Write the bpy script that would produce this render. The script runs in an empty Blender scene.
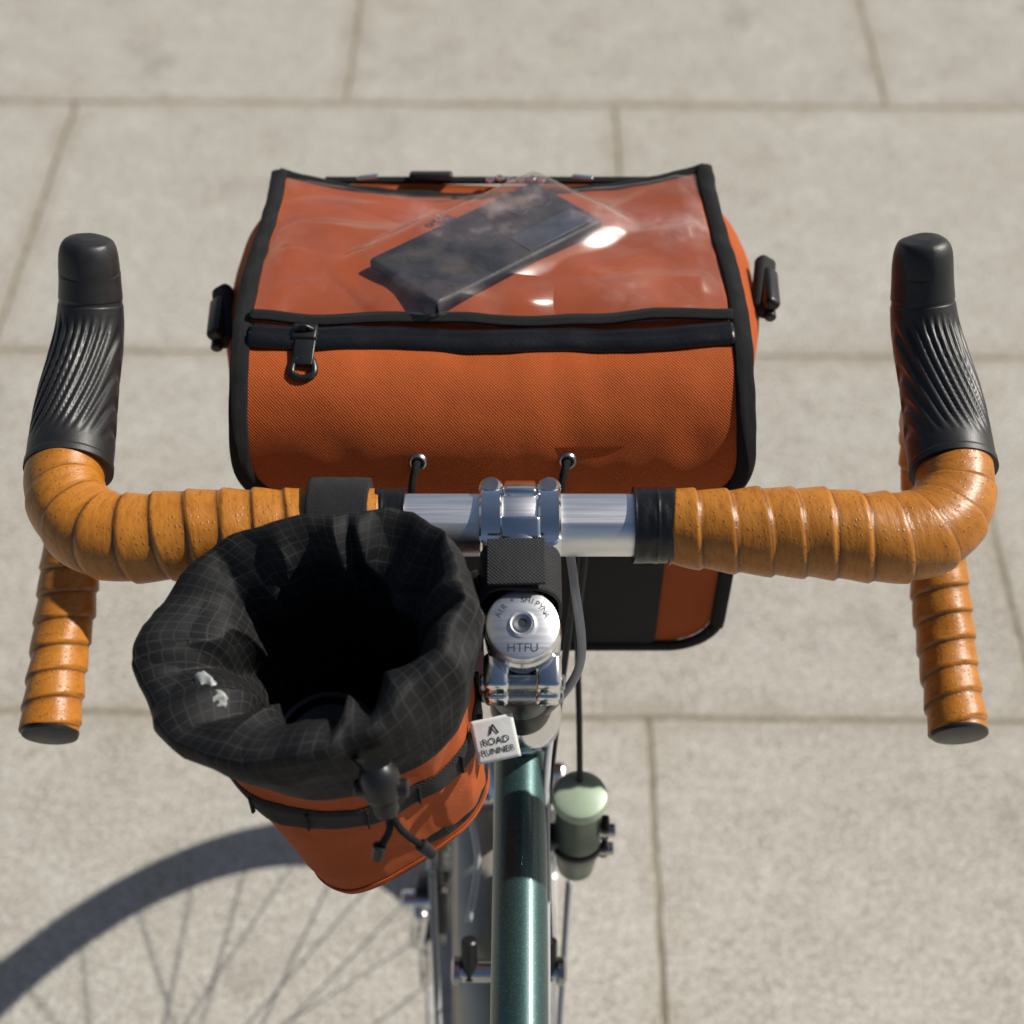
import bpy, bmesh, math, random
from mathutils import Vector, noise, Matrix
random.seed(4)
S = bpy.context.scene
R = math.radians
V = Vector

# ------------------------------------------------------------------ materials
def newmat(name):
    m = bpy.data.materials.new(name); m.use_nodes = True
    nt = m.node_tree
    b = nt.nodes['Principled BSDF']
    return m, nt, b
def N(nt, typ, **kw):
    n = nt.nodes.new(typ)
    for k, v in kw.items():
        setattr(n, k, v)
    return n
def math_n(nt, op, a, b=None, c=None):
    n = nt.nodes.new('ShaderNodeMath'); n.operation = op
    for i, x in enumerate((a, b, c)):
        if x is None: continue
        if isinstance(x, (int, float)): n.inputs[i].default_value = x
        else: nt.links.new(x, n.inputs[i])
    return n.outputs[0]
def ramp(nt, fac, stops):
    r = nt.nodes.new('ShaderNodeValToRGB')
    e = r.color_ramp.elements
    while len(e) < len(stops): e.new(0.5)
    for k, (p, c) in enumerate(stops):
        e[k].position = p
        e[k].color = (c, c, c, 1) if isinstance(c, (int, float)) else (*c, 1)
    nt.links.new(fac, r.inputs[0])
    return r.outputs[0]
def mixc(nt, fac, a, b, mode='MIX'):
    n = nt.nodes.new('ShaderNodeMix'); n.data_type = 'RGBA'; n.blend_type = mode
    if isinstance(fac, (int, float)): n.inputs[0].default_value = fac
    else: nt.links.new(fac, n.inputs[0])
    for i, x in ((6, a), (7, b)):
        if isinstance(x, tuple): n.inputs[i].default_value = (*x[:3], 1)
        else: nt.links.new(x, n.inputs[i])
    return n.outputs[2]
def bump(nt, b, h, strength=0.5, dist=0.001, prev=None):
    n = nt.nodes.new('ShaderNodeBump'); n.inputs['Strength'].default_value = strength
    n.inputs['Distance'].default_value = dist
    nt.links.new(h, n.inputs['Height'])
    if prev is not None: nt.links.new(prev, n.inputs['Normal'])
    nt.links.new(n.outputs[0], b.inputs['Normal'])
    return n.outputs[0]
def noise_t(nt, vec, scale, detail=4, rough=0.55):
    n = nt.nodes.new('ShaderNodeTexNoise')
    n.inputs['Scale'].default_value = scale; n.inputs['Detail'].default_value = detail
    n.inputs['Roughness'].default_value = rough
    if vec is not None: nt.links.new(vec, n.inputs['Vector'])
    return n.outputs['Fac']
def coords(nt, kind='UV'):
    return nt.nodes.new('ShaderNodeTexCoord').outputs[kind]
def sep(nt, vec):
    n = nt.nodes.new('ShaderNodeSeparateXYZ'); nt.links.new(vec, n.inputs[0]); return n.outputs

def simple(name, col, rough=0.5, metal=0.0, nscale=None, var=0.25, bmp=0.0, bs=None, coat=0):
    m, nt, b = newmat(name)
    b.inputs['Metallic'].default_value = metal
    b.inputs['Coat Weight'].default_value = coat
    oc = coords(nt, 'Object')
    f = noise_t(nt, oc, nscale or 60, 3)
    c = mixc(nt, f, tuple(x*(1-var) for x in col), tuple(min(1, x*(1+var)) for x in col))
    nt.links.new(c, b.inputs['Base Color'])
    rr = math_n(nt, 'MULTIPLY_ADD', noise_t(nt, oc, (nscale or 60)*2.3, 3), 0.35*rough+0.02, rough*0.82)
    nt.links.new(rr, b.inputs['Roughness'])
    if bmp: bump(nt, b, noise_t(nt, oc, bs or 400, 2), bmp, 0.0006)
    return m

def cloth(name, col, period=0.0014, strength=0.5, var=0.18, rough=0.8, grid=0, sheen=0.2, gs=1.8, crump=0, big_b=.30, crs=30, gadd=.003):
    m, nt, b = newmat(name)
    uv = coords(nt, 'UV'); x, y, _ = sep(nt, uv)
    k = 2*math.pi/period
    sx = math_n(nt, 'SINE', math_n(nt, 'MULTIPLY', x, k))
    sy = math_n(nt, 'SINE', math_n(nt, 'MULTIPLY', y, k))
    w = math_n(nt, 'MULTIPLY', sx, sy)
    w01 = math_n(nt, 'MULTIPLY_ADD', w, 0.5, 0.5)
    oc = coords(nt, 'Object')
    big = noise_t(nt, oc, 18, 5, 0.65)
    fine = noise_t(nt, oc, 900, 2, 0.7)
    c = mixc(nt, big, tuple(q*(1-var) for q in col), tuple(min(1, q*(1+var)) for q in col))
    c = mixc(nt, math_n(nt, 'MULTIPLY', w01, 0.5), c, tuple(q*0.35 for q in col))
    c = mixc(nt, math_n(nt, 'MULTIPLY', fine, 0.22), c, tuple(min(1, q*1.4+0.004) for q in col))
    h = math_n(nt, 'ADD', w01, math_n(nt, 'MULTIPLY', fine, 0.6))
    if grid:
        g = []
        for q in (x, y):
            fr = math_n(nt, 'FRACT', math_n(nt, 'DIVIDE', q, grid))
            g.append(math_n(nt, 'LESS_THAN', fr, 0.11))
        gg = math_n(nt, 'MAXIMUM', g[0], g[1])
        # uneven light on the ripstop threads, painted into their colour
        gf = math_n(nt, 'MULTIPLY', gg, ramp(nt, noise_t(nt, oc, 45, 3, .6), [(.35, .40), (.65, .9)]))
        c = mixc(nt, gf, c, tuple(q*gs+gadd for q in col))
        h = math_n(nt, 'ADD', h, math_n(nt, 'MULTIPLY', gg, 1.3))
    nt.links.new(c, b.inputs['Base Color'])
    b.inputs['Roughness'].default_value = rough
    b.inputs['Sheen Weight'].default_value = sheen
    b.inputs['Sheen Roughness'].default_value = 0.5
    b.inputs['Specular IOR Level'].default_value = 0.25
    p = bump(nt, b, h, strength, 0.0003)
    p = bump(nt, b, noise_t(nt, oc, 55, 4), big_b, 0.003, p)
    if crump:
        n1 = noise_t(nt, oc, crs, 1, .4)
        r1 = math_n(nt, 'ABSOLUTE', math_n(nt, 'SUBTRACT', n1, .5))
        r1 = math_n(nt, 'MINIMUM', math_n(nt, 'MULTIPLY', r1, 4), 1)
        bump(nt, b, r1, crump, 0.006, p)
    return m

M_or = cloth('orange_canvas', (0.460, 0.090, 0.015), 0.0018, 0.9, 0.24, sheen=0.03, big_b=.22)
M_or2 = cloth('orange_canvas_stem', (0.43, 0.084, 0.015), 0.0015, 0.6, 0.20, sheen=0.03, crump=.25)
M_bl = cloth('black_ripstop', (0.0085, 0.0085, 0.0090), 0.0012, 0.3, 0.3, 0.62, grid=0.0066, sheen=0.0, gs=3.4, crump=.30, crs=32, gadd=.006, big_b=.15)
M_bind = cloth('black_binding', (0.010, 0.010, 0.011), 0.0013, 0.7, 0.3, 0.75, sheen=0.02)
M_web = cloth('black_webbing', (0.019, 0.019, 0.020), 0.0022, 1.0, 0.3, 0.7, sheen=0.03)
M_web2 = cloth('black_fine_webbing', (0.026, 0.026, 0.027), 0.0019, 1.0, 0.3, 0.7, sheen=0.03)
M_bplast = simple('black_plastic', (0.012, 0.012, 0.013), 0.35, 0, 80)
M_zip = simple('zipper_coating', (0.007, 0.007, 0.008), 0.30, 0, 120, bmp=0.35, bs=350)
M_cable = simple('cable_black', (0.014, 0.014, 0.015), 0.4)
M_cableg = simple('cable_grey', (0.38, 0.39, 0.40), 0.35)
M_rub = simple('tyre_rubber', (0.03, 0.029, 0.028), 0.7, bmp=0.3)
M_tan = simple('mudguard_cream', (0.50, 0.47, 0.40), 0.35, 0.5, 50)
M_chrome = simple('polished_alloy', (0.88, 0.88, 0.88), 0.13, 1.0, 150, 0.08)
M_bolt = simple('steel_bolt', (0.50, 0.50, 0.50), 0.25, 1.0, 90, 0.1)
M_white = simple('label_white', (0.70, 0.70, 0.68), 0.7, 0, 200, 0.05, 0.2)
M_ink = simple('ink', (0.02, 0.02, 0.025), 0.6)
M_phone = simple('phone_case_rubber', (0.016, 0.017, 0.020), 0.55, 0, 60, 0.3, 0.4, 700)
M_lump = simple('pale_lump_film', (0.30, 0.31, 0.295), 0.40, 0.0, 90, 0.6)
M_cap2 = simple('canister_lid', (0.38, 0.47, 0.35), 0.45, 0.2)
M_can = simple('canister_body', (0.16, 0.19, 0.16), 0.35, 0.6)

def brushed():
    m, nt, b = newmat('brushed_alloy')
    b.inputs['Metallic'].default_value = 1
    b.inputs['Base Color'].default_value = (0.92, 0.92, 0.93, 1)
    mp = N(nt, 'ShaderNodeMapping'); mp.inputs['Scale'].default_value = (0.02, 1, 1)
    nt.links.new(coords(nt, 'Object'), mp.inputs[0])
    f = noise_t(nt, mp.outputs[0], 900, 3)
    nt.links.new(math_n(nt, 'MULTIPLY_ADD', f, 0.2, 0.28), b.inputs['Roughness'])
    bump(nt, b, f, 0.12, 0.0002)
    return m
M_bar = brushed()

def teal():
    m, nt, b = newmat('teal_frame_paint')
    oc = coords(nt, 'Object')
    fl = N(nt, 'ShaderNodeTexVoronoi'); fl.inputs['Scale'].default_value = 1100
    nt.links.new(oc, fl.inputs['Vector'])
    f = ramp(nt, fl.outputs['Distance'], [(0.1, 1.0), (0.35, 0.0)])
    c = mixc(nt, f, (0.030, 0.074, 0.074), (0.10, 0.195, 0.185))
    nt.links.new(c, b.inputs['Base Color'])
    b.inputs['Metallic'].default_value = 0.5; b.inputs['Roughness'].default_value = 0.42
    b.inputs['Coat Weight'].default_value = 0.6; b.inputs['Coat Roughness'].default_value = 0.12
    return m
M_teal = teal()

PITCH = 0.0165
def tape():
    m, nt, b = newmat('tan_orange_bar_tape')
    uv = coords(nt, 'UV'); x, y, _ = sep(nt, uv)
    ph = math_n(nt, 'FRACT', math_n(nt, 'ADD', math_n(nt, 'DIVIDE', x, PITCH), y))
    oc = coords(nt, 'Object')
    big = noise_t(nt, oc, 32, 5, 0.65)
    def streak(ax, ay, sc, det=4, ro=0.7):
        cb = N(nt, 'ShaderNodeCombineXYZ')
        nt.links.new(math_n(nt, 'MULTIPLY', math_n(nt, 'ADD', x, math_n(nt, 'MULTIPLY', y, PITCH)), ax), cb.inputs[0])
        nt.links.new(math_n(nt, 'MULTIPLY', y, ay), cb.inputs[1])
        return cb.outputs[0], noise_t(nt, cb.outputs[0], sc, det, ro)
    _, sc = streak(80, 3.4, 4)
    c = mixc(nt, big, (0.36, 0.120, 0.011), (0.60, 0.235, 0.027))
    c = mixc(nt, ramp(nt, sc, [(0.46, 0.0), (0.72, 0.60)]), c, (0.23, 0.068, 0.008))
    vec, _ = streak(1/.0027, 35, 1, 1)
    vo = N(nt, 'ShaderNodeTexVoronoi'); vo.inputs['Scale'].default_value = 1.0; vo.inputs['Randomness'].default_value = 0.45
    nt.links.new(vec, vo.inputs['Vector'])
    d = ramp(nt, vo.outputs['Distance'], [(0.12, 1.0), (0.25, 0.0)])
    c = mixc(nt, math_n(nt, 'MULTIPLY', d, 0.42), c, (0.17, 0.050, 0.007))
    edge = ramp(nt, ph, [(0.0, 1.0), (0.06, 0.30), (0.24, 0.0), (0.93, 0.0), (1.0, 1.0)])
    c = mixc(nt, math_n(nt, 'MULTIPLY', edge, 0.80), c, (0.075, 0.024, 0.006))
    nt.links.new(c, b.inputs['Base Color'])
    nt.links.new(math_n(nt, 'MULTIPLY_ADD', big, .20, .30), b.inputs['Roughness'])
    b.inputs['Specular IOR Level'].default_value = 0.5
    p = bump(nt, b, math_n(nt, 'SUBTRACT', sc, math_n(nt, 'MULTIPLY', d, .35)), 0.45, 0.0009)
    bump(nt, b, noise_t(nt, oc, 220, 3), 0.18, 0.0008, p)
    return m
M_tape = tape()

def hoodm():
    m, nt, b = newmat('hood_rubber')
    oc = coords(nt, 'Object')
    nt.links.new(mixc(nt, noise_t(nt, oc, 70, 4), (0.011, 0.011, 0.012), (0.024, 0.023, 0.023)), b.inputs['Base Color'])
    nt.links.new(math_n(nt, 'MULTIPLY_ADD', noise_t(nt, oc, 90, 4), .25, .32), b.inputs['Roughness'])
    bump(nt, b, noise_t(nt, oc, 1300, 2), 0.3, 0.0003)
    return m
M_hood = hoodm()

def vinyl():
    m, nt, b = newmat('clear_vinyl')
    nt.nodes.remove(b)
    out = nt.nodes['Material Output']
    tr = N(nt, 'ShaderNodeBsdfTransparent'); tr.inputs[0].default_value = (0.96, 0.95, 0.95, 1)
    gl = N(nt, 'ShaderNodeBsdfGlossy'); gl.inputs['Roughness'].default_value = 0.22
    df = N(nt, 'ShaderNodeBsdfDiffuse'); df.inputs[0].default_value = (0.78, 0.60, 0.58, 1)
    oc = coords(nt, 'Object')
    bp = N(nt, 'ShaderNodeBump'); bp.inputs['Strength'].default_value = 0.9; bp.inputs['Distance'].default_value = 0.010
    n1 = noise_t(nt, oc, 18, 1, 0.5)
    r1 = math_n(nt, 'MINIMUM', math_n(nt, 'MULTIPLY', math_n(nt, 'ABSOLUTE', math_n(nt, 'SUBTRACT', n1, .5)), 4), 1)
    nt.links.new(math_n(nt, 'ADD', n1, math_n(nt, 'MULTIPLY', r1, .40)), bp.inputs['Height'])
    nt.links.new(bp.outputs[0], gl.inputs['Normal'])
    ge = N(nt, 'ShaderNodeNewGeometry')
    dp = N(nt, 'ShaderNodeVectorMath', operation='DOT_PRODUCT')
    nt.links.new(ge.outputs['Incoming'], dp.inputs[0]); nt.links.new(ge.outputs['Normal'], dp.inputs[1])
    om = math_n(nt, 'SUBTRACT', 1.0, math_n(nt, 'ABSOLUTE', dp.outputs['Value']))
    fr = math_n(nt, 'MULTIPLY_ADD', math_n(nt, 'POWER', om, 5), .9, .12)
    mx = N(nt, 'ShaderNodeMixShader')
    nt.links.new(fr, mx.inputs[0])
    hz = N(nt, 'ShaderNodeMixShader')
    nt.links.new(ramp(nt, noise_t(nt, oc, 13, 5, 0.6), [(0.46, 0.01), (0.57, 0.08), (0.67, 0.34)]), hz.inputs[0])  # pale diffuse patches paint a hazy sky reflection into the vinyl
    nt.links.new(tr.outputs[0], hz.inputs[1]); nt.links.new(df.outputs[0], hz.inputs[2])
    nt.links.new(hz.outputs[0], mx.inputs[1]); nt.links.new(gl.outputs[0], mx.inputs[2])
    nt.links.new(mx.outputs[0], out.inputs[0])
    return m
M_vinyl = vinyl()

# ------------------------------------------------------------------ geometry helpers
def empty(name):
    e = bpy.data.objects.new(name, None); S.collection.objects.link(e); return e
def mesh_obj(name, verts, faces, mats, parent=None, smooth=True, uv=None, midx=None):
    me = bpy.data.meshes.new(name); me.from_pydata([tuple(v) for v in verts], [], faces)
    if not isinstance(mats, (list, tuple)): mats = [mats]
    for m in mats: me.materials.append(m)
    if uv is not None:
        l = me.uv_layers.new(name='UVMap'); k = 0
        for f in uv:
            for c in f:
                l.data[k].uv = c; k += 1
    if midx is not None:
        for p, i in zip(me.polygons, midx): p.material_index = i
    for p in me.polygons: p.use_smooth = smooth
    me.update()
    o = bpy.data.objects.new(name, me); S.collection.objects.link(o)
    if parent: o.parent = parent
    return o
def cr(p, t):
    n = len(p); i = min(int(t), n-2); f = t-i
    a, b, c, d = p[max(i-1, 0)], p[i], p[i+1], p[min(i+2, n-1)]
    return [0.5*((2*b[k])+(-a[k]+c[k])*f+(2*a[k]-5*b[k]+4*c[k]-d[k])*f*f+(-a[k]+3*b[k]-3*c[k]+d[k])*f**3) for k in range(len(b))]
def resample(pts, step):
    dense = []
    n = (len(pts)-1)*40
    for i in range(n+1):
        dense.append(cr(pts, i/40))
    L = [0]
    for i in range(1, len(dense)):
        L.append(L[-1]+(V(dense[i][:3])-V(dense[i-1][:3])).length)
    tot = L[-1]; m = max(2, int(tot/step)); out = []; j = 0
    for i in range(m+1):
        s = tot*i/m
        while j < len(L)-2 and L[j+1] < s: j += 1
        f = (s-L[j])/max(1e-9, L[j+1]-L[j])
        out.append([a+(b-a)*f for a, b in zip(dense[j], dense[j+1])])
    return out, tot
def sweep(name, pts, r, mat, parent, nseg=20, step=0.004, disp=None, up=(0, 0, 1), caps=True, sq=None):
    if not isinstance(r, (tuple, list)): r = (r, r)
    P = [tuple(p) if len(p) == 5 else (*p, *r) for p in pts]
    Q, tot = resample(P, step)
    C = [V(q[:3]) for q in Q]; n = len(C)
    side = None; verts = []; Ss = []
    s = 0
    for i in range(n):
        T = (C[min(i+1, n-1)]-C[max(i-1, 0)]).normalized()
        if side is None:
            side = T.cross(V(up))
            if side.length < 1e-4: side = T.cross(V((0, 1, 0)))
            side.normalize()
        else:
            side = (side-T*side.dot(T)).normalized()
            s += (C[i]-C[i-1]).length
        Ss.append(s)
        nn = side.cross(T)
        a, b = Q[i][3], Q[i][4]
        for j in range(nseg):
            th = 2*math.pi*j/nseg
            ca, sa = math.cos(th), math.sin(th)
            if sq:
                ca = math.copysign(abs(ca)**sq, ca); sa = math.copysign(abs(sa)**sq, sa)
            d = disp(s, th, tot) if disp else 0
            verts.append(C[i]+side*ca*(a+d)+nn*sa*(b+d))
    faces = []; uv = []
    for i in range(n-1):
        for j in range(nseg):
            k = (j+1) % nseg
            faces.append((i*nseg+j, i*nseg+k, (i+1)*nseg+k, (i+1)*nseg+j))
            uv.append(((Ss[i], j/nseg), (Ss[i], (j+1)/nseg), (Ss[i+1], (j+1)/nseg), (Ss[i+1], j/nseg)))
    if caps:
        for i0, rev in ((0, True), ((n-1)*nseg, False)):
            f = [i0+j for j in range(nseg)]
            if rev: f.reverse()
            faces.append(tuple(f)); uv.append([(0, 0)]*nseg)
    o = mesh_obj(name, verts, faces, mat, parent, True, uv)
    if caps:
        o.data.polygons[len(faces)-1].use_smooth = False
        o.data.polygons[len(faces)-2].use_smooth = False
    return o
def lathe(name, prof, origin, axis, mat, parent, nseg=48):
    ax = V(axis).normalized(); s = ax.cross(V((1, 0, 0)))
    if s.length < 1e-3: s = ax.cross(V((0, 1, 0)))
    s.normalize(); t = ax.cross(s); O = V(origin)
    verts = []; faces = []; uv = []
    for r, h in prof:
        for j in range(nseg):
            th = 2*math.pi*j/nseg
            verts.append(O+ax*h+(s*math.cos(th)+t*math.sin(th))*max(r, 1e-5))
    for i in range(len(prof)-1):
        for j in range(nseg):
            k = (j+1) % nseg
            faces.append((i*nseg+j, i*nseg+k, (i+1)*nseg+k, (i+1)*nseg+j))
            c = 0.1
            uv.append(((c*j/nseg, prof[i][1]), (c*(j+1)/nseg, prof[i][1]), (c*(j+1)/nseg, prof[i+1][1]), (c*j/nseg, prof[i+1][1])))
    o = mesh_obj(name, verts, faces, mat, parent, True, uv)
    try: o.data.set_sharp_from_angle(angle=R(35))
    except Exception: pass
    return o
def tube(name, p0, p1, r, mat, parent, r2=None, nseg=32, bev=0.0):
    p0 = V(p0); p1 = V(p1); L = (p1-p0).length; r2 = r if r2 is None else r2
    b = bev
    prof = [(0, 0), (r-b, 0), (r, b), (r2, L-b), (r2-b, L), (0, L)]
    return lathe(name, prof, p0, p1-p0, mat, parent, nseg)
def box(name, c, dims, mat, parent, rot=(0, 0, 0), bev=0.001, seg=3):
    bm = bmesh.new(); bmesh.ops.create_cube(bm, size=1)
    for v in bm.verts: v.co = V((v.co.x*dims[0], v.co.y*dims[1], v.co.z*dims[2]))
    if bev: bmesh.ops.bevel(bm, geom=bm.edges[:], offset=bev, segments=seg, affect='EDGES', profile=0.5)
    bm.normal_update()
    uvl = bm.loops.layers.uv.new('UVMap')
    for f in bm.faces:
        n = f.normal
        for l in f.loops:
            c0 = l.vert.co
            if abs(n.z) > 0.6: l[uvl].uv = (c0.x, c0.y)
            elif abs(n.y) > 0.6: l[uvl].uv = (c0.x, c0.z)
            else: l[uvl].uv = (c0.y, c0.z)
        f.smooth = True
    me = bpy.data.meshes.new(name); bm.to_mesh(me); bm.free()
    me.materials.append(mat)
    try: me.set_sharp_from_angle(angle=R(50))
    except Exception: pass
    o = bpy.data.objects.new(name, me); S.collection.objects.link(o)
    if isinstance(rot, Matrix):
        o.matrix_basis = Matrix.Translation(c) @ rot
    else:
        o.location = c; o.rotation_euler = rot
    if parent: o.parent = parent
    return o
def grid(name, f, ni, nj, mat, parent, wrap=False, mfun=None, thick=0, flip=False):
    verts = []
    nv = nj if wrap else nj+1
    for i in range(ni+1):
        for j in range(nv):
            verts.append(f(i/ni, j/nj))
    rowlen = [0]
    for i in range(1, ni+1):
        rowlen.append(rowlen[-1]+(V(verts[i*nv+nv//2])-V(verts[(i-1)*nv+nv//2])).length)
    mid = ni//2; collen = [0]
    for j in range(1, nj+1):
        collen.append(collen[-1]+(V(verts[mid*nv+(j % nv)])-V(verts[mid*nv+j-1])).length)
    faces = []; uv = []; mi = []
    for i in range(ni):
        for j in range(nj):
            k = (j+1) % nv
            q = [(i*nv+j), (i*nv+k), ((i+1)*nv+k), ((i+1)*nv+j)]
            u_ = [(collen[j], rowlen[i]), (collen[j+1], rowlen[i]), (collen[j+1], rowlen[i+1]), (collen[j], rowlen[i+1])]
            if flip: q.reverse(); u_.reverse()
            faces.append(tuple(q)); uv.append(u_)
            mi.append(mfun((i+0.5)/ni, (j+0.5)/nj) if mfun else 0)
    o = mesh_obj(name, verts, faces, mat, parent, True, uv, mi)
    if thick:
        md = o.modifiers.new('s', 'SOLIDIFY'); md.thickness = thick; md.offset = 0
    return o
def text(name, body, size, mat, parent, M, ext=0.0001):
    cu = bpy.data.curves.new(name, 'FONT'); cu.body = body; cu.size = size; cu.extrude = ext
    cu.align_x = 'CENTER'; cu.align_y = 'CENTER'
    cu.materials.append(mat)
    o = bpy.data.objects.new(name, cu); S.collection.objects.link(o)
    o.matrix_world = M
    if parent: o.parent = parent
    return o

# ------------------------------------------------------------------ camera
cam = bpy.data.cameras.new('camera'); co = bpy.data.objects.new('camera', cam); S.collection.objects.link(co)
co.location = (0, 0, 1.577); co.rotation_euler = (R(90-49.8), 0, 0)
cam.lens = 35; cam.sensor_width = 24; cam.sensor_height = 24; cam.clip_start = 0.02; cam.clip_end = 500
cam.dof.use_dof = True; cam.dof.focus_distance = 0.765; cam.dof.aperture_fstop = 4.2
S.camera = co

# ------------------------------------------------------------------ light
sd = V((1.02, 0.45, 1.0)).normalized()
L = bpy.data.lights.new('sun', 'SUN'); L.energy = 5.0; L.angle = R(0.5); L.color = (1.0, 0.955, 0.87)
lo = bpy.data.objects.new('sun', L); S.collection.objects.link(lo)
lo.rotation_euler = (-sd).to_track_quat('-Z', 'Y').to_euler(); lo.location = (3, 1.3, 4)
w = bpy.data.worlds.new('World'); S.world = w; w.use_nodes = True
nt = w.node_tree; bg = nt.nodes['Background']; bg.inputs[1].default_value = 0.054
sk = nt.nodes.new('ShaderNodeTexSky'); sk.sky_type = 'NISHITA'; sk.sun_disc = False
sk.sun_elevation = math.asin(sd.z); sk.sun_rotation = math.atan2(sd.x, sd.y)
sk.dust_density = 1.5
nt.links.new(sk.outputs[0], bg.inputs[0])
S.view_settings.view_transform = 'Standard'; S.view_settings.look = 'None'; S.view_settings.exposure = 0

# ------------------------------------------------------------------ pavement
def pavement():
    m, nt, b = newmat('granite_paving')
    oc = coords(nt, 'Object')
    mp = N(nt, 'ShaderNodeMapping')
    mp.vector_type = 'POINT'
    mp.inputs['Rotation'].default_value = (0, 0, R(0.7))
    mp.inputs['Location'].default_value = (-0.169+0.008+9.7*4, -1.005+6.45*4, 0)
    nt.links.new(oc, mp.inputs[0])
    wob = N(nt, 'ShaderNodeTexNoise'); wob.inputs['Scale'].default_value = 14; wob.inputs['Detail'].default_value = 3
    nt.links.new(oc, wob.inputs['Vector'])
    vm = N(nt, 'ShaderNodeVectorMath', operation='MULTIPLY_ADD')
    nt.links.new(wob.outputs['Color'], vm.inputs[0]); vm.inputs[1].default_value = (0.009, 0.009, 0)
    nt.links.new(mp.outputs[0], vm.inputs[2])
    def brick(ms, sm):
        br = N(nt, 'ShaderNodeTexBrick'); br.offset = 0.5; br.offset_frequency = 2; br.squash = 1
        br.inputs['Scale'].default_value = 1; br.inputs['Mortar Size'].default_value = ms
        br.inputs['Mortar Smooth'].default_value = sm
        br.inputs['Brick Width'].default_value = 0.97; br.inputs['Row Height'].default_value = 0.645
        br.inputs['Color1'].default_value = (0, 0, 0, 1); br.inputs['Color2'].default_value = (1, 1, 1, 1)
        br.inputs['Mortar'].default_value = (0.5, 0.5, 0.5, 1)
        nt.links.new(vm.outputs[0], br.inputs['Vector']); return br
    br = brick(0.0045, 0.45); br2 = brick(0.04, 1.0)
    c = mixc(nt, br.outputs['Color'], (0.410, 0.380, 0.332), (0.490, 0.460, 0.408))
    blot = noise_t(nt, oc, 2.6, 6, 0.62)
    c = mixc(nt, ramp(nt, blot, [(0.36, 0.0), (0.68, 0.85)]), c, (0.345, 0.310, 0.256))
    blot2 = noise_t(nt, oc, 11, 6, 0.7)
    c = mixc(nt, ramp(nt, blot2, [(0.35, 0.65), (0.6, 0.0)]), c, (0.57, 0.545, 0.49))
    med = noise_t(nt, oc, 42, 6, 0.85)
    c = mixc(nt, ramp(nt, med, [(0.46, 0.0), (0.66, 0.65)]), c, (0.245, 0.215, 0.175))
    sp = noise_t(nt, oc, 250, 3, 0.8)
    c = mixc(nt, ramp(nt, sp, [(0.47, 0.0), (0.62, 0.85)]), c, (0.165, 0.145, 0.12))
    sp2 = noise_t(nt, oc, 190, 2, 0.8)
    c = mixc(nt, ramp(nt, sp2, [(0.37, 0.85), (0.5, 0.0)]), c, (0.70, 0.67, 0.61))
    st = noise_t(nt, oc, 5.5, 3, 0.5)
    c = mixc(nt, ramp(nt, st, [(0.62, 0.0), (0.76, 0.40)]), c, (0.22, 0.195, 0.165))
    halo = math_n(nt, 'MULTIPLY', br2.outputs['Fac'], ramp(nt, noise_t(nt, oc, 9, 5, 0.7), [(0.35, 0.05), (0.7, 0.70)]))
    c = mixc(nt, halo, c, (0.31, 0.26, 0.19))
    jc = mixc(nt, ramp(nt, noise_t(nt, oc, 22, 4, 0.7), [(.35, 0.0), (.65, 1.0)]), (0.15, 0.125, 0.088), (0.34, 0.295, 0.22))
    c = mixc(nt, br.outputs['Fac'], c, jc)
    nt.links.new(c, b.inputs['Base Color'])
    b.inputs['Roughness'].default_value = 0.85; b.inputs['Specular IOR Level'].default_value = 0.25
    h = math_n(nt, 'SUBTRACT', math_n(nt, 'MULTIPLY', sp, 0.2), math_n(nt, 'MULTIPLY', br.outputs['Fac'], 1.0))
    bump(nt, b, h, 0.6, 0.003)
    return m
mesh_obj('pavement', [(-80, -80, 0), (80, -80, 0), (80, 80, 0), (-80, 80, 0)], [(0, 1, 2, 3)], pavement(), None, False)

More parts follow.
